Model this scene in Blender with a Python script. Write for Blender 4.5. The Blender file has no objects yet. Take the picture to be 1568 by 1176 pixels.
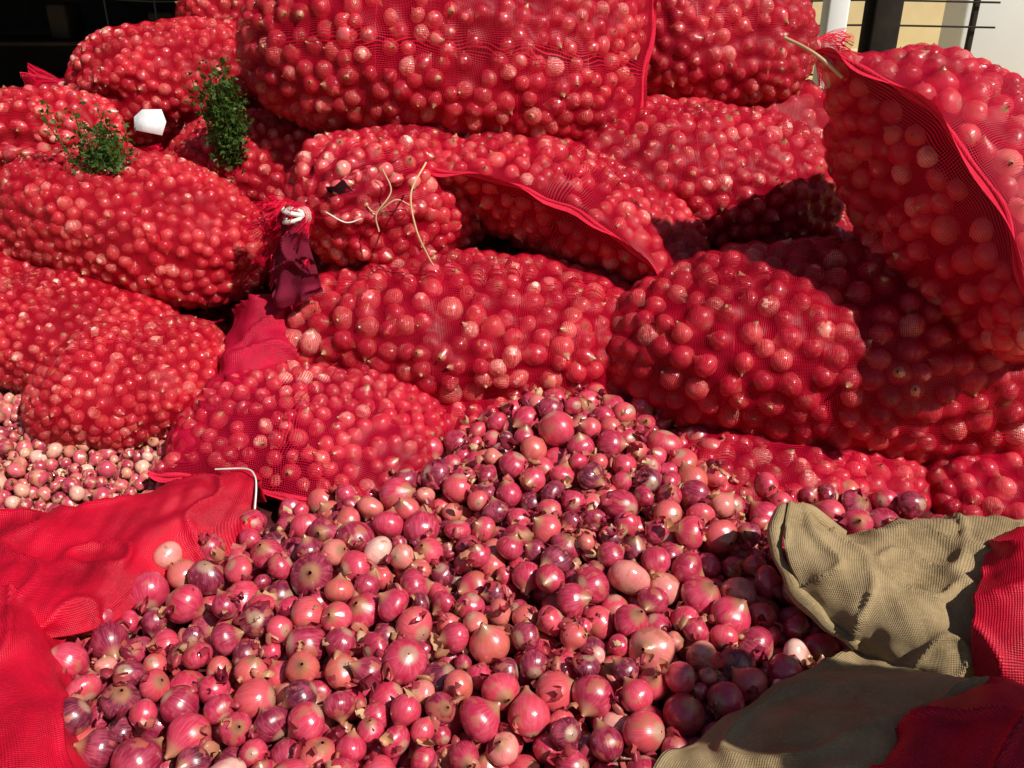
import bpy, math, random
import numpy as np
from mathutils import Vector
R=math.radians
rng=np.random.default_rng(7); random.seed(7)
scene=bpy.context.scene
COL=scene.collection

# ------------------------------------------------------------ mesh helpers
def mk(name,V,F,mat=None,uv=None,attrs=None,parent=None,smooth=True):
    V=np.asarray(V,dtype=np.float32).reshape(-1,3); F=np.asarray(F,dtype=np.int32)
    k=F.shape[1]; n=len(F)
    me=bpy.data.meshes.new(name)
    me.vertices.add(len(V)); me.vertices.foreach_set('co',V.ravel())
    me.loops.add(n*k); me.loops.foreach_set('vertex_index',F.ravel())
    me.polygons.add(n); me.polygons.foreach_set('loop_start',np.arange(0,n*k,k,dtype=np.int32))
    me.update(calc_edges=True)
    if smooth: me.polygons.foreach_set('use_smooth',np.ones(n,dtype=bool))
    if uv is not None:
        u=me.uv_layers.new(name='UVMap'); u.data.foreach_set('uv',np.asarray(uv,dtype=np.float32)[F.ravel()].ravel())
    if attrs:
        for an,(ty,arr) in attrs.items():
            a=me.attributes.new(an,ty,'POINT')
            a.data.foreach_set('vector' if ty=='FLOAT_VECTOR' else 'color',np.asarray(arr,dtype=np.float32).ravel())
    me.update()
    ob=bpy.data.objects.new(name,me); COL.objects.link(ob)
    if mat: me.materials.append(mat)
    if parent: ob.parent=parent
    return ob

def gridfaces(nu,nv,wrap=False):
    i=np.arange(nu-1)[:,None]; j=np.arange(nv if wrap else nv-1)[None,:]
    j2=(j+1)%nv
    return np.stack([i*nv+j,(i+1)*nv+j,(i+1)*nv+j2,i*nv+j2],-1).reshape(-1,4)

def tube_arrays(P,rad,seg=6):
    P=np.asarray(P,float); n=len(P)
    T=np.gradient(P,axis=0); T/=np.linalg.norm(T,axis=1)[:,None]+1e-9
    ref=np.array([0.31,0.2,0.93]); A=np.cross(T,ref); A/=np.linalg.norm(A,axis=1)[:,None]+1e-9
    B=np.cross(T,A); ph=np.linspace(0,2*np.pi,seg,endpoint=False)
    rad=np.broadcast_to(np.asarray(rad,float),(n,))
    V=P[:,None,:]+rad[:,None,None]*(np.cos(ph)[None,:,None]*A[:,None,:]+np.sin(ph)[None,:,None]*B[:,None,:])
    return V.reshape(-1,3),gridfaces(n,seg,True)
def join(parts):
    Vs=[];Fs=[];o=0
    for V,F in parts:
        Vs.append(V);Fs.append(F+o);o+=len(V)
    return np.concatenate(Vs),np.concatenate(Fs)
def cr(P,n):
    P=np.asarray(P,float); m=len(P)
    E=np.concatenate([2*P[:1]-P[1:2],P,2*P[-1:]-P[-2:-1]])
    s=np.linspace(0,m-1,n); i=np.minimum(s.astype(int),m-2); t=(s-i).reshape((-1,)+(1,)*(P.ndim-1))
    p0,p1,p2,p3=E[i],E[i+1],E[i+2],E[i+3]
    return .5*((2*p1)+(-p0+p2)*t+(2*p0-5*p1+4*p2-p3)*t**2+(-p0+3*p1-3*p2+p3)*t**3)
def tube(name,pts,rad,mat,parent=None,n=30,seg=6):
    V,F=tube_arrays(cr(pts,n),rad,seg); return mk(name,V,F,mat,parent=parent)
def box_arr(x0,x1,y0,y1,z0,z1):
    V=np.array([[x,y,z] for x in(x0,x1) for y in(y0,y1) for z in(z0,z1)],float)
    F=np.array([[0,1,3,2],[4,6,7,5],[0,4,5,1],[2,3,7,6],[0,2,6,4],[1,5,7,3]])
    return V,F
def box(name,b,mat,parent=None,bev=.01):
    V,F=box_arr(*b); o=mk(name,V,F,mat,parent=parent,smooth=False)
    if bev:
        m=o.modifiers.new('b','BEVEL'); m.width=bev; m.segments=2
    return o
def wob(P,s,seed,amp=1.):
    r=np.random.default_rng(seed); out=np.zeros(P.shape[:-1])
    for k in range(7):
        d=r.normal(size=3); d/=np.linalg.norm(d); f=2*np.pi/s*r.uniform(.6,1.9)
        out+=np.sin(P@d*f+r.uniform(0,6.28))*r.uniform(.4,1)
    return out/3.*amp

# ------------------------------------------------------------ materials
class M:
    def __init__(s,name):
        s.m=bpy.data.materials.new(name); s.m.use_nodes=True
        s.t=s.m.node_tree; s.t.nodes.clear(); s.out=s.n('ShaderNodeOutputMaterial')
    def n(s,ty,**k):
        nd=s.t.nodes.new(ty)
        for a,b in k.items(): setattr(nd,a,b)
        return nd
    def l(s,a,b): s.t.links.new(a,b)
    def put(s,sock,v):
        if hasattr(v,'is_linked'): s.l(v,sock)
        else: sock.default_value=v
    def math(s,op,a,b=0.,c=None):
        nd=s.n('ShaderNodeMath',operation=op); s.put(nd.inputs[0],a); s.put(nd.inputs[1],b)
        if c is not None: s.put(nd.inputs[2],c)
        return nd.outputs[0]
    def mix(s,f,a,b,mode='MIX'):
        nd=s.n('ShaderNodeMix',data_type='RGBA',blend_type=mode); s.put(nd.inputs[0],f)
        s.put(nd.inputs[6],a); s.put(nd.inputs[7],b); return nd.outputs[2]
    def noise(s,vec,scale,det=3,rough=.5):
        nd=s.n('ShaderNodeTexNoise'); nd.inputs['Scale'].default_value=scale; nd.inputs['Detail'].default_value=det
        nd.inputs['Roughness'].default_value=rough
        if vec is not None: s.l(vec,nd.inputs['Vector'])
        return nd.outputs['Fac']
    def mapr(s,v,a,b,c=0.,d=1.):
        nd=s.n('ShaderNodeMapRange'); s.put(nd.inputs[0],v)
        for i,x in enumerate((a,b,c,d)): nd.inputs[i+1].default_value=x
        return nd.outputs[0]
    def prin(s,col,rough=.5,spec=.5,normal=None,**k):
        p=s.n('ShaderNodeBsdfPrincipled'); s.put(p.inputs['Base Color'],col); s.put(p.inputs['Roughness'],rough)
        p.inputs['Specular IOR Level'].default_value=spec
        if normal is not None: s.l(normal,p.inputs['Normal'])
        return p.outputs[0]
    def bump(s,h,st=.3,dist=.002):
        b=s.n('ShaderNodeBump'); b.inputs['Strength'].default_value=st; b.inputs['Distance'].default_value=dist
        s.l(h,b.inputs['Height']); return b.outputs[0]
    def fin(s,sh): s.l(sh,s.out.inputs[0]); return s.m
def C(r,g,b): return (r,g,b,1.)

def mat_onion(name,cols,streak=.30,patch=C(.46,.12,.07),pth=.59,gl=.20,dk=.28,spec=1.,pk=C(.70,.11,.17)):
    m=M(name)
    a=m.n('ShaderNodeAttribute',attribute_name='orand'); sp=m.n('ShaderNodeSeparateColor'); m.l(a.outputs['Color'],sp.inputs[0])
    o=m.n('ShaderNodeAttribute',attribute_name='oco'); so=m.n('ShaderNodeSeparateXYZ'); m.l(o.outputs['Vector'],so.inputs[0])
    ramp=m.n('ShaderNodeValToRGB'); el=ramp.color_ramp.elements
    el[0].position=cols[0][0]; el[0].color=cols[0][1]; el[1].position=cols[-1][0]; el[1].color=cols[-1][1]
    for p,c in cols[1:-1]:
        e=el.new(p); e.color=c
    m.l(sp.outputs[0],ramp.inputs[0])
    ang=m.math('ARCTAN2',so.outputs[1],so.outputs[0])
    cx=m.n('ShaderNodeCombineXYZ'); m.l(m.math('MULTIPLY',ang,11.),cx.inputs[0]); m.l(m.math('MULTIPLY',so.outputs[2],1.6),cx.inputs[1]); m.l(m.math('MULTIPLY',sp.outputs[1],60.),cx.inputs[2])
    st=m.noise(cx.outputs[0],1.,2)
    sc=m.n('ShaderNodeVectorMath',operation='MULTIPLY_ADD'); m.l(a.outputs['Color'],sc.inputs[0]); sc.inputs[1].default_value=(37,53,71); m.l(o.outputs['Vector'],sc.inputs[2])
    pn=m.noise(sc.outputs[0],1.1,3)
    c=m.mix(m.mapr(pn,.30,.52,.5,0.),ramp.outputs[0],pk)
    c=m.mix(m.mapr(st,.45,.75,0.,streak),c,C(.78,.22,.26))
    c=m.mix(m.mapr(st,.42,.25,0.,dk),c,C(.12,.003,.02))
    c=m.mix(m.mapr(pn,pth,pth+.04,0.,.75),c,patch)
    top=m.mapr(so.outputs[2],.74,.98,0.,.85); bot=m.mapr(so.outputs[2],-.78,-.87,0.,.7)
    c=m.mix(top,c,C(.42,.20,.10)); c=m.mix(bot,c,C(.46,.30,.19))
    rg=m.mapr(pn,.4,.62,gl,gl+.22)
    return m.fin(m.prin(c,rg,spec,m.bump(st,.18,.002)))
ON_COLS=[(0.,C(.09,.003,.020)),(.14,C(.22,.005,.032)),(.32,C(.40,.010,.046)),(.55,C(.56,.022,.068)),(.76,C(.66,.055,.085)),(.91,C(.60,.12,.08)),(.98,C(.74,.28,.22)),(1.,C(.84,.55,.44))]
m_onion=mat_onion('onion_skin',ON_COLS)
m_onion_small=mat_onion('small_onion_skin',[(0.,C(.25,.01,.03)),(.35,C(.46,.035,.07)),(.65,C(.60,.12,.12)),(.85,C(.72,.32,.20)),(1.,C(.85,.60,.45))],patch=C(.62,.30,.15),pth=.56)
m_onion_s=mat_onion('onion_skin_bagged',[(0.,C(.34,.008,.025)),(.35,C(.52,.028,.045)),(.72,C(.68,.09,.10)),(.92,C(.84,.28,.22)),(1.,C(.95,.62,.50))],patch=C(.62,.15,.07),gl=.22,dk=.15,spec=.8,streak=.2,pk=C(.78,.15,.16))

def mat_net(name,col,pitch=.0038,th=.27,dark=.55):
    m=M(name)
    uv=m.n('ShaderNodeUVMap',uv_map='UVMap'); 
    tc=m.n('ShaderNodeTexCoord')
    wn=m.noise(tc.outputs['Object'],14.,0); big=m.noise(tc.outputs['Object'],5.,1)
    su=m.n('ShaderNodeSeparateXYZ'); m.l(uv.outputs[0],su.inputs[0])
    def line(s,k):
        x=m.math('ADD',m.math('MULTIPLY',s,k/pitch),m.math('MULTIPLY',wn,5.))
        return m.math('FRACT',x)
    t=m.mapr(big,.3,.7,th*.8,th*1.3)
    a=m.math('LESS_THAN',line(su.outputs[0],1.),t); b=m.math('LESS_THAN',line(su.outputs[1],1.),t)
    cov=m.math('MAXIMUM',a,b)
    u3=m.math('LESS_THAN',m.math('FRACT',m.math('MULTIPLY',su.outputs[0],5.3)),.008)
    cov=m.math('MAXIMUM',cov,m.math('MULTIPLY',u3,.8))
    col2=m.mix(m.mapr(big,.35,.7),col,tuple(x*dark for x in col[:3])+(1.,))
    p=m.prin(col2,.5,.25)
    tr=m.n('ShaderNodeBsdfTranslucent'); m.put(tr.inputs[0],col2)
    mx=m.n('ShaderNodeMixShader'); mx.inputs[0].default_value=.12; m.l(p,mx.inputs[1]); m.l(tr.outputs[0],mx.inputs[2])
    tp=m.n('ShaderNodeBsdfTransparent'); mm=m.n('ShaderNodeMixShader'); m.l(cov,mm.inputs[0]); m.l(tp.outputs[0],mm.inputs[1]); m.l(mx.outputs[0],mm.inputs[2])
    return m.fin(mm.outputs[0])
m_net=mat_net('red_net',C(.70,.002,.030),th=.29)
m_net2=mat_net('red_net_bright',C(.80,.004,.045),th=.27,pitch=.0034)
m_net_fine=mat_net('red_net_fine',C(.76,.006,.028),pitch=.003,th=.31)

def mat_cloth(name,col,col2,weave=420.,ws=.5,rough=.8,spec=.2):
    m=M(name); tc=m.n('ShaderNodeTexCoord'); uv=m.n('ShaderNodeUVMap',uv_map='UVMap')
    nz=m.noise(tc.outputs['Object'],9.,4,.6)
    fn=m.noise(tc.outputs['Object'],140.,2)
    su=m.n('ShaderNodeSeparateXYZ'); m.l(uv.outputs[0],su.inputs[0])
    a=m.math('SINE',m.math('ADD',m.math('MULTIPLY',su.outputs[0],weave*6.283),m.math('MULTIPLY',fn,4.)))
    b=m.math('SINE',m.math('ADD',m.math('MULTIPLY',su.outputs[1],weave*6.283),m.math('MULTIPLY',fn,4.)))
    w=m.math('MULTIPLY',m.math('ADD',a,b),.5)
    c=m.mix(m.mapr(nz,.35,.68),col,col2)
    c=m.mix(m.mapr(w,-.9,.2,ws,0.),c,tuple(x*.45 for x in col[:3])+(1.,))
    c=m.mix(m.mapr(fn,.5,.75,0.,.35),c,tuple(min(1,x*1.25) for x in col[:3])+(1.,))
    h=m.math('ADD',w,m.math('MULTIPLY',fn,1.5))
    return m.fin(m.prin(c,rough,spec,m.bump(h,.5,.0012)))
m_burlap=mat_cloth('burlap',C(.44,.315,.165),C(.27,.19,.09),weave=300.,ws=.5)
m_redcloth=mat_cloth('red_woven_cloth',C(.68,.003,.030),C(.36,.002,.016),weave=270.,ws=.6,rough=.5,spec=.3)
m_hem=mat_cloth('red_hem',C(.75,.02,.06),C(.6,.010,.04),weave=300.,ws=.2)
m_maroon=mat_cloth('maroon_cloth',C(.20,.006,.03),C(.10,.003,.015),weave=300.,ws=.3)
m_magenta=mat_cloth('magenta_net_fabric',C(.60,.006,.045),C(.34,.004,.025),weave=300.,ws=.5,rough=.5)

def simple(name,col,rough=.8,spec=.3,var=.25,scale=12.,bs=.3,dist=.01):
    m=M(name); tc=m.n('ShaderNodeTexCoord'); nz=m.noise(tc.outputs['Object'],scale,5,.6)
    c=m.mix(m.mapr(nz,.3,.7),tuple(x*(1-var) for x in col[:3])+(1.,),tuple(min(1.,x*(1+var)) for x in col[:3])+(1.,))
    return m.fin(m.prin(c,rough,spec,m.bump(nz,bs,dist)))
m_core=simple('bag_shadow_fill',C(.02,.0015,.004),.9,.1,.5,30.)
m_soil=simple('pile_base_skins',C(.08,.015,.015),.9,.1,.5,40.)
m_white=simple('white_twine',C(.80,.77,.70),.7)
m_straw=simple('straw_fibre',C(.60,.40,.22),.7)
m_tag=simple('paper_tag',C(.82,.82,.80),.6)
m_sand=simple('sandy_ground',C(.55,.42,.20),.95,.1,.25,1.3)
m_darkwood=simple('dark_wood',C(.022,.016,.012),.7,.2,.4,8.)
m_wall=simple('shed_wall',C(.014,.014,.016),.9,.2,.5,3.)
m_steel=simple('dull_steel',C(.025,.035,.038),.5,.4)
m_beige=simple('beige_plaster',C(.76,.64,.38),.9,.1,.12,1.)
m_whitewall=simple('white_paint',C(.80,.82,.84),.7,.2,.04,1.)
m_roof=simple('tin_roof',C(.08,.08,.09),.6,.4)
def mk_leafmat():
    m=M('coriander_leaf'); tc=m.n('ShaderNodeTexCoord'); nz=m.noise(tc.outputs['Object'],60.,2)
    c=m.mix(m.mapr(nz,.3,.7),C(.02,.055,.008),C(.10,.17,.03))
    p=m.prin(c,.5,.3); t=m.n('ShaderNodeBsdfTranslucent'); m.put(t.inputs[0],C(.08,.16,.02))
    x=m.n('ShaderNodeMixShader'); x.inputs[0].default_value=.3; m.l(p,x.inputs[1]); m.l(t.outputs[0],x.inputs[2]); return m.fin(x.outputs[0])
m_leaf=mk_leafmat()
def mk_flake():
    m=M('onion_skin_flake'); a=m.n('ShaderNodeAttribute',attribute_name='orand'); sp=m.n('ShaderNodeSeparateColor'); m.l(a.outputs['Color'],sp.inputs[0])
    r=m.n('ShaderNodeValToRGB'); e=r.color_ramp.elements; e[0].color=C(.22,.010,.035); e[1].color=C(.80,.55,.32)
    x=e.new(.4); x.color=C(.48,.05,.07); x=e.new(.66); x.color=C(.60,.16,.13); x=e.new(.86); x.color=C(.60,.30,.15); m.l(sp.outputs[0],r.inputs[0])
    p=m.prin(r.outputs[0],.4,.5); t=m.n('ShaderNodeBsdfTranslucent'); m.l(r.outputs[0],t.inputs[0])
    q=m.n('ShaderNodeMixShader'); q.inputs[0].default_value=.3; m.l(p,q.inputs[1]); m.l(t.outputs[0],q.inputs[2]); return m.fin(q.outputs[0])
m_flake=mk_flake()

# ------------------------------------------------------------ onions
def onion_template(seg,rings):
    th=np.concatenate([[.03,.16],np.linspace(.32,np.pi-.03,rings-2)]); ph=np.linspace(0,2*np.pi,seg,endpoint=False)
    r=np.sin(th)**.92; z=np.cos(th)*.90
    nk=np.clip(1-th/.62,0,1); z=z+.46*nk**1.5; r=np.where(th<.6,np.maximum(r*(1-.40*nk),.075),r)
    bt=np.clip(1-(np.pi-th)/.4,0,1); z=z-.06*bt
    V=np.stack([r[:,None]*np.cos(ph),r[:,None]*np.sin(ph),np.repeat(z[:,None],seg,1)],-1).reshape(-1,3)
    return V,gridfaces(rings,seg,True)
def rand_rot(n,r):
    q=r.normal(size=(n,4)); q/=np.linalg.norm(q,axis=1)[:,None]; w,x,y,z=q.T
    return np.stack([1-2*(y*y+z*z),2*(x*y-z*w),2*(x*z+y*w),2*(x*y+z*w),1-2*(x*x+z*z),2*(y*z-x*w),2*(x*z-y*w),2*(y*z+x*w),1-2*(x*x+y*y)],-1).reshape(n,3,3)
def onions_mesh(name,Cn,rad,mat,seg,rings,parent,r):
    T,F=onion_template(seg,rings); n=len(Cn); k=len(T)
    sq=np.stack([r.uniform(.90,1.08,n),r.uniform(.90,1.08,n),r.uniform(.78,1.08,n)],-1)
    L=T[None]*sq[:,None,:]
    L=L*(1+.05*np.sin(L[...,[0]]*3+r.uniform(0,6,(n,1,1)))*np.cos(L[...,[1]]*3+r.uniform(0,6,(n,1,1))))
    V=np.einsum('nij,nkj->nki',rand_rot(n,r),L)*rad[:,None,None]+Cn[:,None,:]
    FF=(F[None]+(np.arange(n)*k)[:,None,None]).reshape(-1,4)
    rc=np.repeat(np.concatenate([r.uniform(0,1,(n,3)),np.ones((n,1))],1),k,axis=0)
    return mk(name,V,FF,mat,attrs={'orand':('FLOAT_COLOR',rc),'oco':('FLOAT_VECTOR',np.tile(T,(n,1)))},parent=parent)

# ------------------------------------------------------------ sacks
def prof(q,kind):
    if kind=='round': f=np.clip(1-q**2.9,0,1)**.48; return np.maximum(f,.01),np.maximum(f,.01)
    if kind=='seam': return 1-.12*q**3+.07*np.clip((q-.85)/.15,0,1), np.maximum(np.clip(1-q**2.6,0,1)**.72,.012)
    if kind=='tied': f=.10+.90*np.clip(1-q**3.2,0,1)**.62; return f,f
def sack(c,yaw,pitch,roll,hl,a,b,D=.055,e0='round',e1='seam',tap0=1.,tap1=1.,n=2.3,bend=0.,bendw=0.,bow=0.,seed=1,net=None,low=False,lump=.012,pleat=0.,name='onion_sack'):
    r=np.random.default_rng(seed); c=np.array(c,float); y,p,ro=R(yaw),R(pitch),R(roll)
    L=np.array([math.cos(y)*math.cos(p),math.sin(y)*math.cos(p),math.sin(p)]); W0=np.array([-math.sin(y),math.cos(y),0.]); N0=np.cross(L,W0)
    W=math.cos(ro)*W0+math.sin(ro)*N0; N=np.cross(L,W)
    step=.02 if low else .0082
    nu=max(20,int(2*hl/step)); nv=max(24,int(6.28*(a+b)/2/step)); nv+=nv%2
    s=np.linspace(-1,1,nu); t=.45*s+.55*np.sin(s*np.pi/2); q=np.abs(t)
    A0,B0=prof(q,e0); A1,B1=prof(q,e1); neg=t<0
    wa=np.where(neg,A0,A1)*a*np.where(neg,1+(tap0-1)*q,1+(tap1-1)*q); wb=np.where(neg,B0,B1)*b*np.where(neg,1+(tap0-1)*q,1+(tap1-1)*q)
    ph=np.linspace(0,2*np.pi,nv,endpoint=False); cp,sn=np.cos(ph),np.sin(ph)
    cx=np.sign(cp)*np.abs(cp)**(2/n); sx=np.sign(sn)*np.abs(sn)**(2/n)
    P=c+L*(hl*t)[:,None,None]+W*(wa[:,None]*cx)[...,None]+N*(wb[:,None]*sx)[...,None]
    P=P-N*(bend*t**2)[:,None,None]-W*(bendw*t**2)[:,None,None]
    P=P+N*(bow*np.where(neg,q**2.5,0)[:,None]*(1-cx**2)[None])[...,None]
    if pleat>0:
        amt=np.clip((q-.05)/.95,0,1)**.8
        rad=P-(c+L*(hl*t)[:,None,None])
        P=P+rad*(amt[:,None]*pleat*np.sin(ph*13+3*np.sin(ph*2+seed)+t[:,None]*2))[...,None]
    def normals(P):
        du=np.gradient(P,axis=0); dv=np.roll(P,-1,1)-np.roll(P,1,1)
        nn=np.cross(du,dv); ar=np.linalg.norm(nn,axis=2); nn=nn/(ar[...,None]+1e-12)
        ctr=P.mean(axis=1,keepdims=True); sg=np.sign(((P-ctr)*nn)[2:-2].sum()); return nn*sg,ar
    nn,ar=normals(P)
    edge=np.minimum(1,wb/(.5*b))[:,None]
    P=P+nn*(wob(P,.30,seed,lump)*edge)[...,None]
    P=P+L*(wob(P,.22,seed+5,.010)*(1-edge))[...,None]+N*(wob(P,.16,seed+6,.010)*(1-edge))[...,None]
    nn,ar=normals(P)
    fp=P.reshape(-1,3); fn=nn.reshape(-1,3)
    thick=np.repeat(wb,nv)
    w=ar.ravel()*(thick>.5*D); w/=w.sum()
    ncand=1500 if low else 8000
    cand=r.choice(len(fp),size=ncand,p=w)
    md=.95*D if low else .80*D
    rfac=r.uniform(.80,1.16,ncand)
    acc=np.zeros((6000,3)); ids=[]; rf=[]; k=0
    for ii,ci in enumerate(cand):
        pp=fp[ci]; mm_=md*rfac[ii]*1.06
        if k==0 or (((acc[:k]-pp)**2).sum(1)).min()>mm_*mm_:
            acc[k]=pp; ids.append(ci); rf.append(rfac[ii]); k+=1
    ids=np.array(ids); q0=acc[:k]; rad=D*.5*np.array(rf)
    cen=q0-fn[ids]*rad[:,None]
    d2=(fp**2).sum(1)[:,None]+(q0**2).sum(1)[None]-2*fp@q0.T
    im=(d2/rad[None]).argmin(1); dm=np.clip(d2[np.arange(len(fp)),im],0,None); rr=rad[im]
    dl=np.minimum(dm/(2*rr)*.92,.62*rr).reshape(nu,nv)*edge
    for _ in range(1 if low else 2):
        dl=.5*dl+.125*(np.roll(dl,1,1)+np.roll(dl,-1,1))+.125*(np.vstack([dl[:1],dl[:-1]])+np.vstack([dl[1:],dl[-1:]]))
    S=P+nn*(.0022-dl)[...,None]
    seg_=np.linalg.norm(np.diff(P,axis=0),axis=2).mean(1); al=np.concatenate([[0],np.cumsum(seg_)])
    us=np.repeat(al[:,None],nv,1)
    vs=np.repeat((ph/(2*np.pi))[None]*(3.3*(a+b)),nu,0)
    S2=np.concatenate([S,S[:,:1]],1); U=np.stack([np.concatenate([us,us[:,:1]],1),np.concatenate([vs,np.full((nu,1),3.3*(a+b))],1)],-1)
    ob=mk(name,S2,gridfaces(nu,nv+1),net or m_net,uv=U.reshape(-1,2))
    onions_mesh('onions',cen,rad,m_onion_s,8 if low else 12,6 if low else 9,ob,r)
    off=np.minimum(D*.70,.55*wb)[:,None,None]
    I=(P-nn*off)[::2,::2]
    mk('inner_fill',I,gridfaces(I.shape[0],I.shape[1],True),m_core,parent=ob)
    h=nv//2+1
    for kind,row,sg in((e0,0,-1),(e1,-1,1)):
        if kind=='seam' and not low:
            ln=S[row,:h][::2]; Vt,Ft=tube_arrays(ln,.0055+.0015*np.sin(np.arange(len(ln))*.9),6)
            fl=[]
            for kx in range(5):
                e=ln+L*sg*(.003*kx)+N*(.003*kx*np.sin(np.arange(len(ln))*.35+seed))[:,None]
                fl.append(e)
            Fv=np.stack(fl); 
            Vj,Fj=join([(Vt,Ft),(Fv.reshape(-1,3),gridfaces(5,len(ln)))])
            uvj=np.zeros((len(Vj),2)); uvj[:,0]=Vj[:,0]+Vj[:,1]*.3; uvj[:,1]=Vj[:,2]
            mk('end_seam',Vj,Fj,m_hem,uv=uvj,parent=ob)
        if kind=='tied' and not low:
            base=c+L*sg*hl-N*bend-W*bendw; nr=10; ns=72; rows=[]
            pp=np.linspace(0,2*np.pi,ns,endpoint=False)
            for i in range(nr):
                f=i/(nr-1); rad_=(.010+a*.10*(1-abs(f-.12)*4) if f<.12 else .016+.075*(f-.1)**.8)
                ru=1+.45*f*np.sin(pp*9+seed)+.2*f*np.sin(pp*17+1)
                rows.append(base+L*sg*(.11*f-.01)+(W*(rad_*ru*np.cos(pp))[:,None]+N*(rad_*ru*np.sin(pp))[:,None])-np.array([0,0,.05*f*f]))
            Rr=np.stack(rows); Rr2=np.concatenate([Rr,Rr[:,:1]],1)
            uu=np.stack(np.meshgrid(np.linspace(0,.12,nr),np.linspace(0,.3,ns+1),indexing='ij'),-1)
            mk('gathered_neck',Rr2,gridfaces(nr,ns+1),m_net2,uv=uu.reshape(-1,2),parent=ob)
            tp=[base+L*sg*(.006*k2/10)+W*.020*math.cos(k2*.63)+N*.020*math.sin(k2*.63) for k2 in range(32)]
            Vt,Ft=tube_arrays(tp,.004); mk('twine_tie',Vt,Ft,m_white,parent=ob)
    return ob

# ---- visible stack of sacks (world metres) ----
sack((-.20,2.68,1.18),-2,-3,78,.58,.255,.26,D=.050,e0='round',e1='seam',seed=11,net=m_net,tap1=.95,bendw=.02,n=2.7)
sack((.62,3.02,1.20),8,-4,70,.36,.24,.23,D=.050,e0='round',e1='tied',seed=12)
sack((.52,2.66,.83),4,-4,20,.48,.26,.225,D=.050,e0='round',e1='round',seed=13,bend=.03)
# seam facing the viewer
sack((.19,2.46,.79),70,0,21,.30,.385,.165,D=.050,e0='seam',e1='round',seed=14,bend=-.02,bow=.07)
# tied sack left of it
sack((-.30,2.43,.84),52,-2,10,.34,.22,.185,D=.044,e0='tied',e1='round',seed=15,pleat=.10)
sack((-.085,2.13,.55),-2,-3,14,.56,.25,.19,D=.055,e0='round',e1='round',seed=16,tap0=.90,net=m_net,n=2.5,bend=.035)
sack((.84,1.95,.575),-4,-3,18,.63,.27,.245,D=.058,e0='round',e1='round',seed=57,tap0=.88,tap1=1.,lump=.008,n=2.5,bend=.03)
# big leaning right, seam towards viewer
sack((1.10,2.04,.89),45.4,-15.6,41,.45,.39,.25,D=.056,e0='seam',e1='round',seed=18,net=m_net2,bow=.10)
# left middle
sack((-1.06,2.38,.775),-14,-8,12,.42,.22,.185,D=.037,e0='round',e1='round',seed=19,net=m_net_fine,bend=.03)
sack((-.74,2.75,.86),10,0,12,.32,.20,.16,D=.038,e0='round',e1='round',seed=20,net=m_net_fine)
sack((-1.47,2.66,.86),-12,4,20,.36,.25,.22,D=.040,e0='round',e1='tied',seed=21,pleat=.16,net=m_net_fine)
sack((-1.50,2.35,.60),-10,0,10,.36,.25,.16,D=.036,e0='round',e1='round',seed=22,net=m_net_fine,pleat=.07)
sack((-1.08,3.05,1.08),10,4,14,.36,.22,.17,D=.040,e0='tied',e1='round',seed=23,net=m_net_fine,pleat=.10)
sack((-.80,3.35,1.27),5,0,14,.36,.22,.15,D=.040,e0='round',e1='round',seed=24,net=m_net_fine)
# lower left
sack((-1.22,2.16,.57),-6,-4,12,.36,.22,.13,D=.030,e0='round',e1='round',seed=25,net=m_net_fine)
sack((-.93,1.98,.485),18,4,14,.26,.19,.13,D=.032,e0='round',e1='round',seed=26,net=m_net_fine,bend=.02)
# low centre with pointed corner, hem towards viewer
sack((-.46,1.86,.42),77,2,3,.23,.31,.135,D=.041,e0='seam',e1='round',seed=27,net=m_net2,bend=.035)
sack((.0,1.92,.34),0,0,8,.32,.2,.13,D=.045,e0='round',e1='round',seed=28,net=m_net2)
sack((.62,1.76,.33),-5,0,8,.34,.2,.12,D=.050,e0='round',e1='round',seed=29,net=m_net2)
sack((1.25,1.72,.33),2,0,8,.33,.2,.13,D=.052,e0='round',e1='round',seed=30,net=m_net2)
# unseen upright sack, added out of frame to shade the heap by the burlap
sack((.98,.50,.70),0,90,0,.70,.20,.18,D=.06,e0='round',e1='round',seed=39,low=True)
k=40
for (x,yy,z) in[(-1.35,2.25,.2),(-.5,2.25,.2),(.35,2.25,.2),(1.2,2.2,.2),(-1.2,2.95,.2),(-.2,2.95,.2),(.8,2.95,.2),(-1.2,2.95,.56),(-.2,2.85,.56),(.75,2.75,.54),(-.95,3.3,.9),(-.1,3.1,.9),(.7,3.15,.9),(1.45,2.25,.56)]:
    sack((x,yy,z),0,0,4,.48,.33,.2,D=.06,e0='round',e1='round',seed=k,low=True); k+=1

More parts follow.
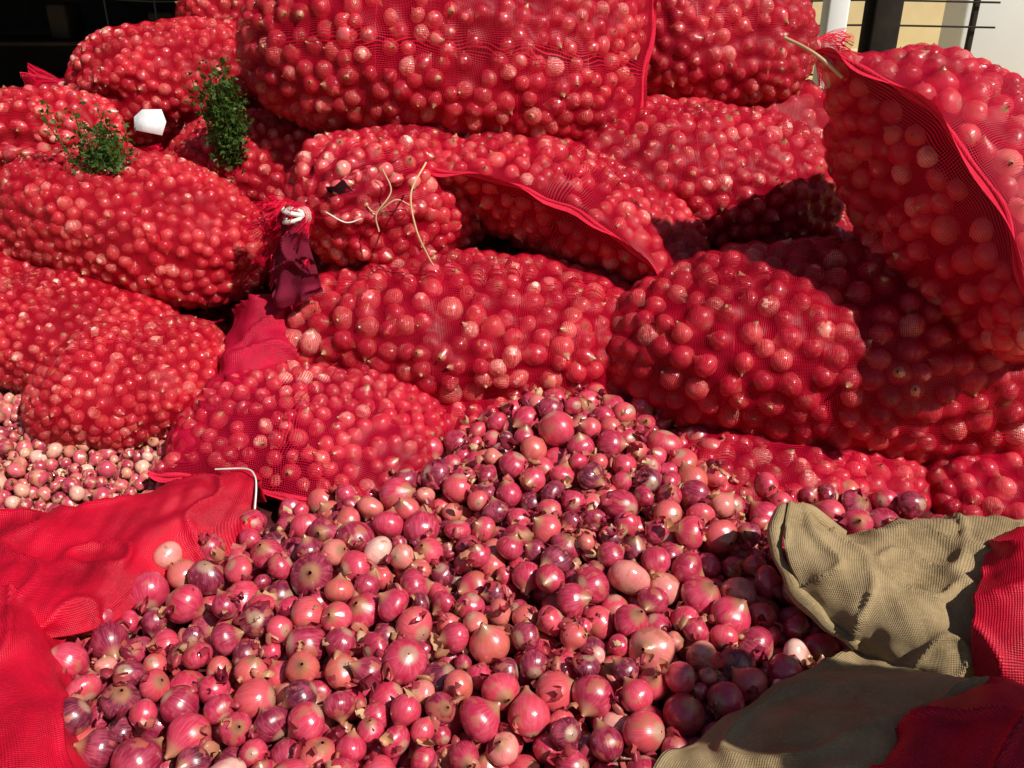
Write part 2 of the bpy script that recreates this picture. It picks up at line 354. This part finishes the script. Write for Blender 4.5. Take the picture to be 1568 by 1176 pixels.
# ------------------------------------------------------------ onion heaps
def inpoly(x,y,poly):
    ins=np.zeros(len(x),bool); n=len(poly); j=n-1
    for i in range(n):
        xi,yi=poly[i]; xj,yj=poly[j]
        cnd=((yi>y)!=(yj>y))&(x<(xj-xi)*(y-yi)/(yj-yi+1e-12)+xi); ins^=cnd; j=i
    return ins
def heap(name,poly,hf,D,thick,N,seed,seg,rings,base_mat,flakes,omat):
    r=np.random.default_rng(seed); px=np.array(poly); lo,hi=px.min(0),px.max(0)
    X=r.uniform(lo[0],hi[0],N*4); Y=r.uniform(lo[1],hi[1],N*4); ok=inpoly(X,Y,poly); X=X[ok][:N]; Y=Y[ok][:N]; n=len(X)
    rad=D/2*np.clip(r.normal(1,.22,n),.55,1.55)
    P=np.stack([X,Y,hf(X,Y)-rad-r.uniform(0,thick,n)],-1)
    for it in range(60):
        if it%6==0:
            sq=(P**2).sum(1); d2=sq[:,None]+sq[None]-2*P@P.T; lim=(rad[:,None]+rad[None]+.012)**2
            I,J=np.where(np.triu(d2<lim,1))
        dv=P[I]-P[J]; d=np.linalg.norm(dv,axis=1)+1e-9; ov=(rad[I]+rad[J])*.97-d; mm=ov>0
        mv=(dv/d[:,None])*(np.where(mm,ov,0)*.5)[:,None]
        np.add.at(P,I,mv); np.add.at(P,J,-mv)
        P[:,2]-=.0006
        h=hf(P[:,0],P[:,1]); bump_=.018
        P[:,2]=np.minimum(P[:,2],h-rad+bump_); P[:,2]=np.maximum(P[:,2],h-thick-rad)
    xs=np.linspace(lo[0]-.12,hi[0]+.12,60); ys=np.linspace(lo[1]-.1,hi[1]+.1,60); gx,gy=np.meshgrid(xs,ys,indexing='ij')
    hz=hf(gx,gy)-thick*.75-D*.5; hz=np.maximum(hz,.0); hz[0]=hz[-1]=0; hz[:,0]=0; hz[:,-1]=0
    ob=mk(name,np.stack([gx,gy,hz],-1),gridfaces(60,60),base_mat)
    onions_mesh('onions',P,rad,omat,seg,rings,ob,r)
    top=P[P[:,2]>hf(P[:,0],P[:,1])-D*.95]; tr=top[r.integers(0,len(top),flakes)]
    T=[];Fs=[];att=[]; g=5
    u,v=np.meshgrid(np.linspace(-1,1,g),np.linspace(-1,1,g),indexing='ij')
    rot=rand_rot(flakes,r)
    for i in range(flakes):
        a_,b_=D*r.uniform(.10,.34),D*r.uniform(.06,.20); cu=r.uniform(.5,2.)
        rimx=1-.5*np.abs(v)**2; loc=np.stack([u*rimx*a_,v*b_*(1-.3*u**2),-(cu*(u**2*a_*.5+v**2*b_*.8))+.002*np.sin(u*5+v*3+i)],-1).reshape(-1,3)
        rr=rot[i]
        if r.uniform()<.35:
            ang=r.uniform(0,6.28); ca,sa=math.cos(ang),math.sin(ang); tl=r.normal(0,.35,2)
            rr=np.array([[ca,-sa,0],[sa,ca,0],[tl[0],tl[1],1]])
        T.append(loc@rr.T+tr[i]+np.array([r.normal(0,D*.4),r.normal(0,D*.4),D*r.uniform(-.05,.44)])); Fs.append(gridfaces(g,g)+i*g*g)
        att.append(np.tile([r.uniform(),0,0,1],(g*g,1)))
    mk('loose_skins',np.concatenate(T),np.concatenate(Fs),m_flake,attrs={'orand':('FLOAT_COLOR',np.concatenate(att))},parent=ob)
    return ob
def sst(a,b,x): 
    t=np.clip((x-a)/(b-a),0,1); return t*t*(3-2*t)
def h_main(x,y):
    h=.372+.05*(y-.8)+.10*np.exp(-((x-.14)**2/.05+(y-1.86)**2/.10))+.03*np.exp(-((x+.05)**2/.25+(y-1.35)**2/.12))+.010*np.sin(x*13+1)*np.sin(y*11)
    return h*(.15+.85*sst(.30,.72,y))
heap('onion_heap',[(-.60,.45),(-.66,.95),(-.80,1.12),(-.76,1.25),(-.70,1.42),(-.52,1.56),(-.2,1.74),(-.02,1.90),(.25,1.95),(.45,1.76),(.82,1.62),(.85,1.3),(.62,1.1),(.45,.9),(.30,.45)],h_main,.053,.085,2000,3,20,14,m_soil,1700,m_onion)
def h_left(x,y): return .37+.20*(y-1.65)+.02*np.sin(x*9)
heap('small_onion_heap',[(-1.65,1.45),(-1.65,2.25),(-1.1,2.2),(-.68,1.80),(-.66,1.5)],h_left,.030,.035,2000,5,12,9,m_soil,1100,m_onion_small)

# ------------------------------------------------------------ cloths
def cloth(name,G,mat,k=14,amp=.006,s=.12,seed=1,thick=.003,parent=None,fine=.0015):
    G=np.array(G,float); nr,nc=G.shape[:2]
    U=cr(G,nr*k); U=np.swapaxes(cr(np.swapaxes(U,0,1),nc*k),0,1)
    du=np.gradient(U,axis=0); dv=np.gradient(U,axis=1); nn=np.cross(du,dv); nn/=np.linalg.norm(nn,axis=2)[...,None]+1e-9
    if nn[...,2].mean()<0: nn=-nn
    d=wob(U,s,seed,amp)+wob(U*np.array([1.,.35,1.]),.05,seed+2,fine*1.5)
    rid=1-np.abs(np.sin(wob(U,s*1.6,seed+9,2.2))); d=d+rid**4*amp*1.6
    U=U+nn*d[...,None]
    ul=np.concatenate([[0],np.cumsum(np.linalg.norm(np.diff(U[:,U.shape[1]//2],axis=0),axis=1))])
    vl=np.concatenate([[0],np.cumsum(np.linalg.norm(np.diff(U[U.shape[0]//2],axis=0),axis=1))])
    uv=np.stack(np.meshgrid(ul,vl,indexing='ij'),-1).reshape(-1,2)
    ob=mk(name,U,gridfaces(U.shape[0],U.shape[1]),mat,uv=uv,parent=parent)
    if thick:
        m=ob.modifiers.new('s','SOLIDIFY'); m.thickness=thick; m.offset=0
    return ob,U
bs,_=cloth('burlap_sack',[
 [(.520,1.375,.44),(.604,1.37,.41),(.726,1.36,.43),(.868,1.35,.44),(1.0,1.34,.43)],
 [(.500,1.360,.535),(.604,1.335,.475),(.726,1.325,.515),(.868,1.32,.525),(1.0,1.31,.50)],
 [(.462,1.243,.515),(.545,1.19,.530),(.658,1.177,.500),(.764,1.161,.530),(.90,1.15,.51)],
 [(.492,1.171,.460),(.548,1.125,.485),(.626,1.094,.512),(.697,1.078,.495),(.82,1.05,.49)],
 [(.560,1.100,.412),(.592,1.064,.435),(.628,1.04,.462),(.677,1.024,.478),(.79,1.0,.47)],
 [(.590,1.075,.36),(.615,1.04,.38),(.64,1.02,.40),(.68,1.0,.41),(.78,.98,.40)]],m_burlap,k=18,amp=.007,s=.12,seed=4)
def rim(pts,name,parent,rad=.012,mat=m_burlap):
    P=cr(np.array(pts),60); P=P+np.stack([wob(P,.08,3,.004),wob(P,.07,4,.004),wob(P,.09,5,.004)],-1)
    V,F=tube_arrays(P,rad*(1+.25*np.sin(np.arange(60)*.31)),10)
    uv=np.stack([np.repeat(np.linspace(0,.5,60),10),np.tile(np.linspace(0,.07,10),60)],-1)
    mk(name,V,F,mat,uv=uv,parent=parent)
rim([(.60,1.345,.47),(.54,1.365,.505),(.495,1.355,.525),(.462,1.30,.518),(.452,1.243,.500),(.470,1.195,.470),(.500,1.150,.445),(.545,1.105,.425)],'rolled_rim',bs)
lo_,_=cloth('lower_fold',[
 [(.600,1.13,.385),(.657,1.07,.42),(.75,1.02,.43),(.88,.98,.42)],
 [(.475,1.075,.400),(.590,1.03,.442),(.70,.975,.470),(.84,.93,.47)],
 [(.358,1.004,.410),(.486,.972,.457),(.635,.941,.482),(.78,.88,.48)],
 [(.258,.933,.402),(.368,.886,.458),(.488,.863,.480),(.64,.80,.48)],
 [(.176,.861,.370),(.31,.805,.405),(.418,.77,.45),(.56,.70,.45)],
 [(.14,.72,.12),(.28,.66,.16),(.42,.62,.2),(.56,.58,.2)],
 [(.14,.66,.0),(.28,.60,.0),(.42,.56,.0),(.56,.52,.0)]],m_burlap,k=18,amp=.009,s=.13,seed=8,parent=bs)
cloth('red_cloth_bundle',[
 [(.80,1.24,.46),(.89,1.28,.45),(1.03,1.30,.44),(1.2,1.3,.40)],
 [(.772,1.195,.535),(.854,1.23,.555),(.99,1.25,.55),(1.2,1.25,.5)],
 [(.717,1.10,.535),(.775,1.08,.575),(.89,1.09,.57),(1.15,1.08,.52)],
 [(.676,1.02,.500),(.74,.985,.515),(.84,.97,.51),(1.1,.95,.48)],
 [(.690,.99,.42),(.75,.95,.42),(.86,.93,.41),(1.1,.9,.3)]],m_redcloth,amp=.008,s=.13,seed=12)
cloth('red_net_bag',[
 [(.43,.80,.42),(.53,.885,.45),(.63,.935,.46),(.76,.96,.45),(.95,.96,.4)],
 [(.455,.785,.492),(.526,.864,.508),(.615,.91,.512),(.73,.94,.50),(.93,.93,.46)],
 [(.50,.765,.515),(.56,.83,.535),(.65,.865,.54),(.76,.88,.53),(.95,.87,.48)],
 [(.538,.70,.526),(.601,.75,.55),(.693,.78,.56),(.82,.8,.54),(1.0,.8,.48)],
 [(.56,.60,.45),(.66,.62,.47),(.78,.66,.48),(.9,.7,.46),(1.05,.7,.42)],
 [(.56,.52,.0),(.68,.5,.0),(.82,.52,.0),(.96,.56,.0),(1.1,.6,.0)]],m_redcloth,k=18,amp=.009,s=.13,seed=15)
rc,_=cloth('red_open_sack',[
 [(-1.35,1.60,.10),(-1.10,1.60,.18),(-.80,1.62,.28),(-.60,1.655,.34),(-.53,1.63,.36)],
 [(-1.35,1.53,.37),(-1.07,1.535,.378),(-.796,1.56,.395),(-.615,1.625,.425),(-.538,1.60,.425)],
 [(-1.30,1.46,.400),(-1.02,1.46,.415),(-.82,1.47,.415),(-.64,1.555,.440),(-.526,1.56,.428)],
 [(-1.22,1.38,.415),(-.96,1.35,.422),(-.80,1.37,.405),(-.655,1.50,.430),(-.518,1.525,.418)],
 [(-1.15,1.20,.43),(-.86,1.20,.425),(-.735,1.246,.416),(-.682,1.396,.420),(-.512,1.49,.402)],
 [(-1.12,1.16,.38),(-.84,1.165,.38),(-.70,1.22,.37),(-.64,1.36,.37),(-.50,1.45,.36)]],m_redcloth,k=20,amp=.010,s=.17,seed=21)
cloth('side_wall',[
 [(-.77,1.24,.35),(-.82,1.23,.425),(-.92,1.24,.445),(-1.05,1.26,.44),(-1.25,1.3,.40),(-1.3,1.3,.0)],
 [(-.76,1.16,.36),(-.805,1.166,.425),(-.90,1.16,.45),(-1.02,1.16,.44),(-1.15,1.16,.38),(-1.2,1.16,.0)],
 [(-.67,1.017,.35),(-.714,1.017,.418),(-.79,1.01,.45),(-.90,1.0,.44),(-1.05,.98,.38),(-1.1,.98,.0)],
 [(-.59,.915,.34),(-.635,.915,.412),(-.71,.90,.44),(-.83,.89,.43),(-.98,.87,.37),(-1.0,.87,.0)],
 [(-.53,.80,.33),(-.575,.80,.398),(-.66,.78,.42),(-.78,.76,.40),(-.9,.74,.34),(-.95,.74,.0)],
 [(-.52,.6,.28),(-.57,.58,.33),(-.64,.56,.33),(-.74,.54,.3),(-.84,.52,.24),(-.9,.5,.0)]],m_redcloth,k=18,amp=.009,s=.17,seed=23,parent=rc)
tube('stitched_edge',[(-.63,1.63,.440),(-.56,1.615,.450),(-.535,1.59,.448),(-.522,1.55,.442),(-.514,1.50,.424)],.002,m_white,parent=rc)
cloth('empty_net_bag',[
 [(-.70,2.16,.62),(-.64,2.10,.66),(-.58,2.12,.66),(-.52,2.18,.60)],
 [(-.72,2.03,.54),(-.65,1.97,.575),(-.57,1.98,.58),(-.51,2.03,.54)],
 [(-.74,1.93,.47),(-.67,1.88,.52),(-.60,1.88,.53),(-.53,1.93,.48)],
 [(-.78,1.83,.44),(-.72,1.78,.47),(-.65,1.78,.48),(-.58,1.82,.47)],
 [(-.80,1.76,.38),(-.76,1.72,.40),(-.70,1.72,.405),(-.64,1.75,.40)]],m_magenta,amp=.012,s=.10,seed=31)

# ------------------------------------------------------------ strings, tuft, tag, greens
tuft=cloth('hanging_tie_cloth',[
 [(-.545,2.12,.870),(-.525,2.09,.875),(-.50,2.11,.865)],
 [(-.560,2.07,.81),(-.525,2.05,.82),(-.485,2.06,.81)],
 [(-.575,2.05,.74),(-.540,2.03,.745),(-.465,2.04,.745)],
 [(-.575,2.03,.665),(-.548,2.02,.66),(-.455,2.03,.70)]],m_maroon,amp=.012,s=.06,seed=33,thick=0.001)[0]
V,F=tube_arrays([(-.52+.022*math.cos(i*.7),2.08+.02*math.sin(i*.7),.872+.014*math.sin(i*.35)) for i in range(34)],.006)
mk('white_knot',V,F,m_white,parent=tuft)
st=bpy.data.objects.new('loose_strings',None); COL.objects.link(st)
tube('string_1',[(-.205,2.14,.985),(-.235,2.06,.93),(-.225,2.04,.85),(-.20,2.05,.78),(-.19,2.06,.755)],.0024,m_straw,st)
tube('string_2',[(-.31,2.14,.97),(-.29,2.12,.92),(-.325,2.10,.87),(-.32,2.09,.83)],.0020,m_straw,st)
tube('string_3',[(-.36,2.14,.89),(-.33,2.12,.87),(-.28,2.12,.90),(-.25,2.15,.88)],.0018,m_straw,st)
tube('string_4',[(-.45,2.12,.87),(-.40,2.10,.85),(-.36,2.10,.86)],.0018,m_white,st)
tube('string_5',[(.395,2.04,.70),(.415,2.01,.67),(.418,1.99,.645),(.41,1.99,.61)],.0030,m_straw,st)
tube('string_6',[(.68,1.92,1.20),(.64,1.95,1.235),(.61,1.98,1.255),(.58,2.02,1.27)],.004,m_straw,st)
g=np.array([[-.038,0,-.030],[.032,.004,-.036],[.042,-.004,.0],[.028,0,.034],[-.022,.006,.030],[-.041,0,.005]])
V=np.concatenate([g,g+[0,.002,0]]); F=np.array([[0,1,2,3],[0,3,4,5],[6,9,8,7],[6,11,10,9],[0,6,7,1],[1,7,8,2],[2,8,9,3],[3,9,10,4],[4,10,11,5],[5,11,6,0]])
tg=mk('paper_tag',V,F,m_tag,smooth=False); tg.location=(-.985,2.49,1.03); tg.rotation_euler=(R(-25),R(8),R(12))

def bunch(name,base,tip,spread,n,seed,stems=34):
    r=np.random.default_rng(seed); base=np.array(base); tip=np.array(tip); LV=[];LF=[];o=0; st=[]
    l0=np.array([(0,-1,0),(.35,-.3,.1),(1.1,-.2,-.2),(.55,.35,.05),(.3,1.2,-.2),(0,.5,.1),(-.3,1.2,-.2),(-.55,.35,.05),(-1.1,-.2,-.2),(-.35,-.3,.1)])
    for s in range(stems):
        e=tip+r.normal(0,1,3)*spread; e=base+(e-base)*r.uniform(.35,1.05)
        mid=(base+e)/2+r.normal(0,.014,3); pts=cr(np.array([base,mid,e]),8); st.append(tube_arrays(pts,.0012,4))
        for kx in range(n):
            c=pts[r.integers(2,8)]+r.normal(0,.013,3); Rm=rand_rot(1,r)[0]; sz=r.uniform(.005,.011)
            LV.append((l0*sz)@Rm.T+c)
            LF+=[[o,o+1,o+5,o+9],[o+1,o+2,o+3,o+5],[o+9,o+5,o+7,o+8]]
            o+=10
    V=np.concatenate(LV); ob=mk(name,V,np.array(LF),m_leaf,smooth=False)
    V,F=join(st); mk('stems',V,F,m_leaf,parent=ob)
    return ob
bunch('coriander_bunch',(-1.03,2.31,.84),(-1.07,2.35,1.05),.045,34,3,52)
bunch('coriander_bunch',(-.79,2.55,.89),(-.79,2.50,1.14),.033,34,4,56)

# ------------------------------------------------------------ setting
gx=np.linspace(-1,1,121); gx=np.sign(gx)*(np.abs(gx)**3)*150
X,Y=np.meshgrid(gx,gx+5,indexing='ij'); Z=.02*np.sin(X*1.3+.5*Y)*np.cos(Y*.9)-.03
mk('ground',np.stack([X,Y,Z],-1),gridfaces(121,121),m_sand)
ms=bpy.data.objects.new('market_shed',None); COL.objects.link(ms)
box('back_wall',(-7,1.35,7.0,7.12,0,2.7),m_wall,ms)
box('left_wall',(-7.1,-7.01,4.0,7.12,0,2.7),m_wall,ms)
box('right_wall',(1.28,1.36,4.5,6.99,0,2.7),m_wall,ms)
box('roof',(-7.3,1.5,3.7,7.3,2.72,2.80),m_roof,ms)
for x in(-4.5,-2.75,.2): box('post',(x,x+.09,4.05,4.14,0,2.71),m_darkwood,ms)
for z in(.5,.95,1.38,1.8):
    box('shelf',(-5,1.2,6.2,6.9,z,z+.03),m_darkwood,ms)
for i in range(26):
    x=-4.6+i*.22; z=(.53,.98,1.41)[i%3]; h=random.uniform(.12,.3)
    box('shelf_goods',(x,x+random.uniform(.1,.19),6.3,6.55,z,z+h),random.choice([m_darkwood,m_wall,m_steel]),ms,.02)
rk=bpy.data.objects.new('wire_rack',None); COL.objects.link(rk)
for x in(-2.45,-2.15,-1.85): tube('upright',[(x,5.8,0),(x,5.8,.8),(x,5.8,1.7)],.006,m_steel,rk,n=6)
for z in(1.05,1.25,1.45): tube('rail',[(-2.5,5.8,z),(-2.1,5.8,z-.02),(-1.8,5.8,z)],.005,m_steel,rk,n=6)
wc=bpy.data.objects.new('wooden_crate',None); COL.objects.link(wc)  # dark wooden crate; its shade is put into the wood colour too
for z in(.02,.2,.38,.56): 
    box('slat_front',(.95,2.1,3.30,3.32,z,z+.15),m_darkwood,wc); box('slat_side',(.95,.97,3.33,3.9,z,z+.15),m_darkwood,wc)
box('lid',(.93,2.12,3.28,3.92,.73,.75),m_darkwood,wc)
box('wooden_post',(1.88,2.04,5.0,5.16,0,2.8),m_darkwood,None,.02)
fe=bpy.data.objects.new('rail_fence',None); COL.objects.link(fe)
for z in(.35,.65,.95,1.15,1.35,1.55): tube('rail',[(2.2,8.3,z),(3,8.3,z+.02),(4.2,8.3,z)],.009,m_darkwood,fe,n=12)
for x in(2.55,3.3,4.0): box('fence_post',(x,x+.05,8.33,8.38,0,1.7),m_darkwood,fe)
box('white_pillar',(2.30,2.46,7.0,7.16,0,2.6),m_whitewall,None,.02)
bb=bpy.data.objects.new('beige_building',None); COL.objects.link(bb)
box('wall',(1,16,14,14.3,0,3.4),m_beige,bb); box('plinth',(1,16,13.95,13.998,0,.35),m_beige,bb)
for x in(2.2,7,10.5): 
    box('window_frame',(x-.06,x+1.16,13.94,13.998,1.8,2.7),m_whitewall,bb); box('window',(x,x+1.1,13.92,13.938,1.86,2.64),m_wall,bb)
box('parapet',(.9,16.1,13.9,14.4,3.402,3.6),m_beige,bb)
wt=bpy.data.objects.new('white_kiosk',None); COL.objects.link(wt)
box('body',(4.70,7.6,10.0,10.5,.2,2.4),m_whitewall,wt,.05); box('base',(4.76,7.55,10.05,10.45,0,.198),m_steel,wt); box('roof_lip',(4.6,7.7,9.9,10.6,2.402,2.48),m_steel,wt)

# ------------------------------------------------------------ light
ld=np.array([-.52,.43,-.74]); ld/=np.linalg.norm(ld)
sun=bpy.data.lights.new('sun','SUN'); sun.energy=5.0; sun.angle=R(.5); sun.color=(1.,.96,.90)
so=bpy.data.objects.new('sun',sun); COL.objects.link(so); so.rotation_euler=Vector(ld).to_track_quat('-Z','Y').to_euler(); so.location=(3,-2,5)
w=bpy.data.worlds.new('World'); scene.world=w; w.use_nodes=True; nt=w.node_tree
sk=nt.nodes.new('ShaderNodeTexSky'); sk.sky_type='NISHITA'; sk.sun_disc=False
sk.sun_elevation=math.asin(-ld[2]); sk.sun_rotation=math.atan2(-ld[0],-ld[1])
bg=nt.nodes['Background']; nt.links.new(sk.outputs[0],bg.inputs[0]); bg.inputs[1].default_value=.05
scene.view_settings.view_transform='Standard'; scene.view_settings.look='None'; scene.view_settings.exposure=0
cam=bpy.data.cameras.new('camera'); cam.sensor_width=36; cam.angle=R(60); cam.clip_start=.05; cam.clip_end=500
co=bpy.data.objects.new('camera',cam); COL.objects.link(co); co.location=(0,0,1.4); co.rotation_euler=(R(65),0,0)
scene.camera=co
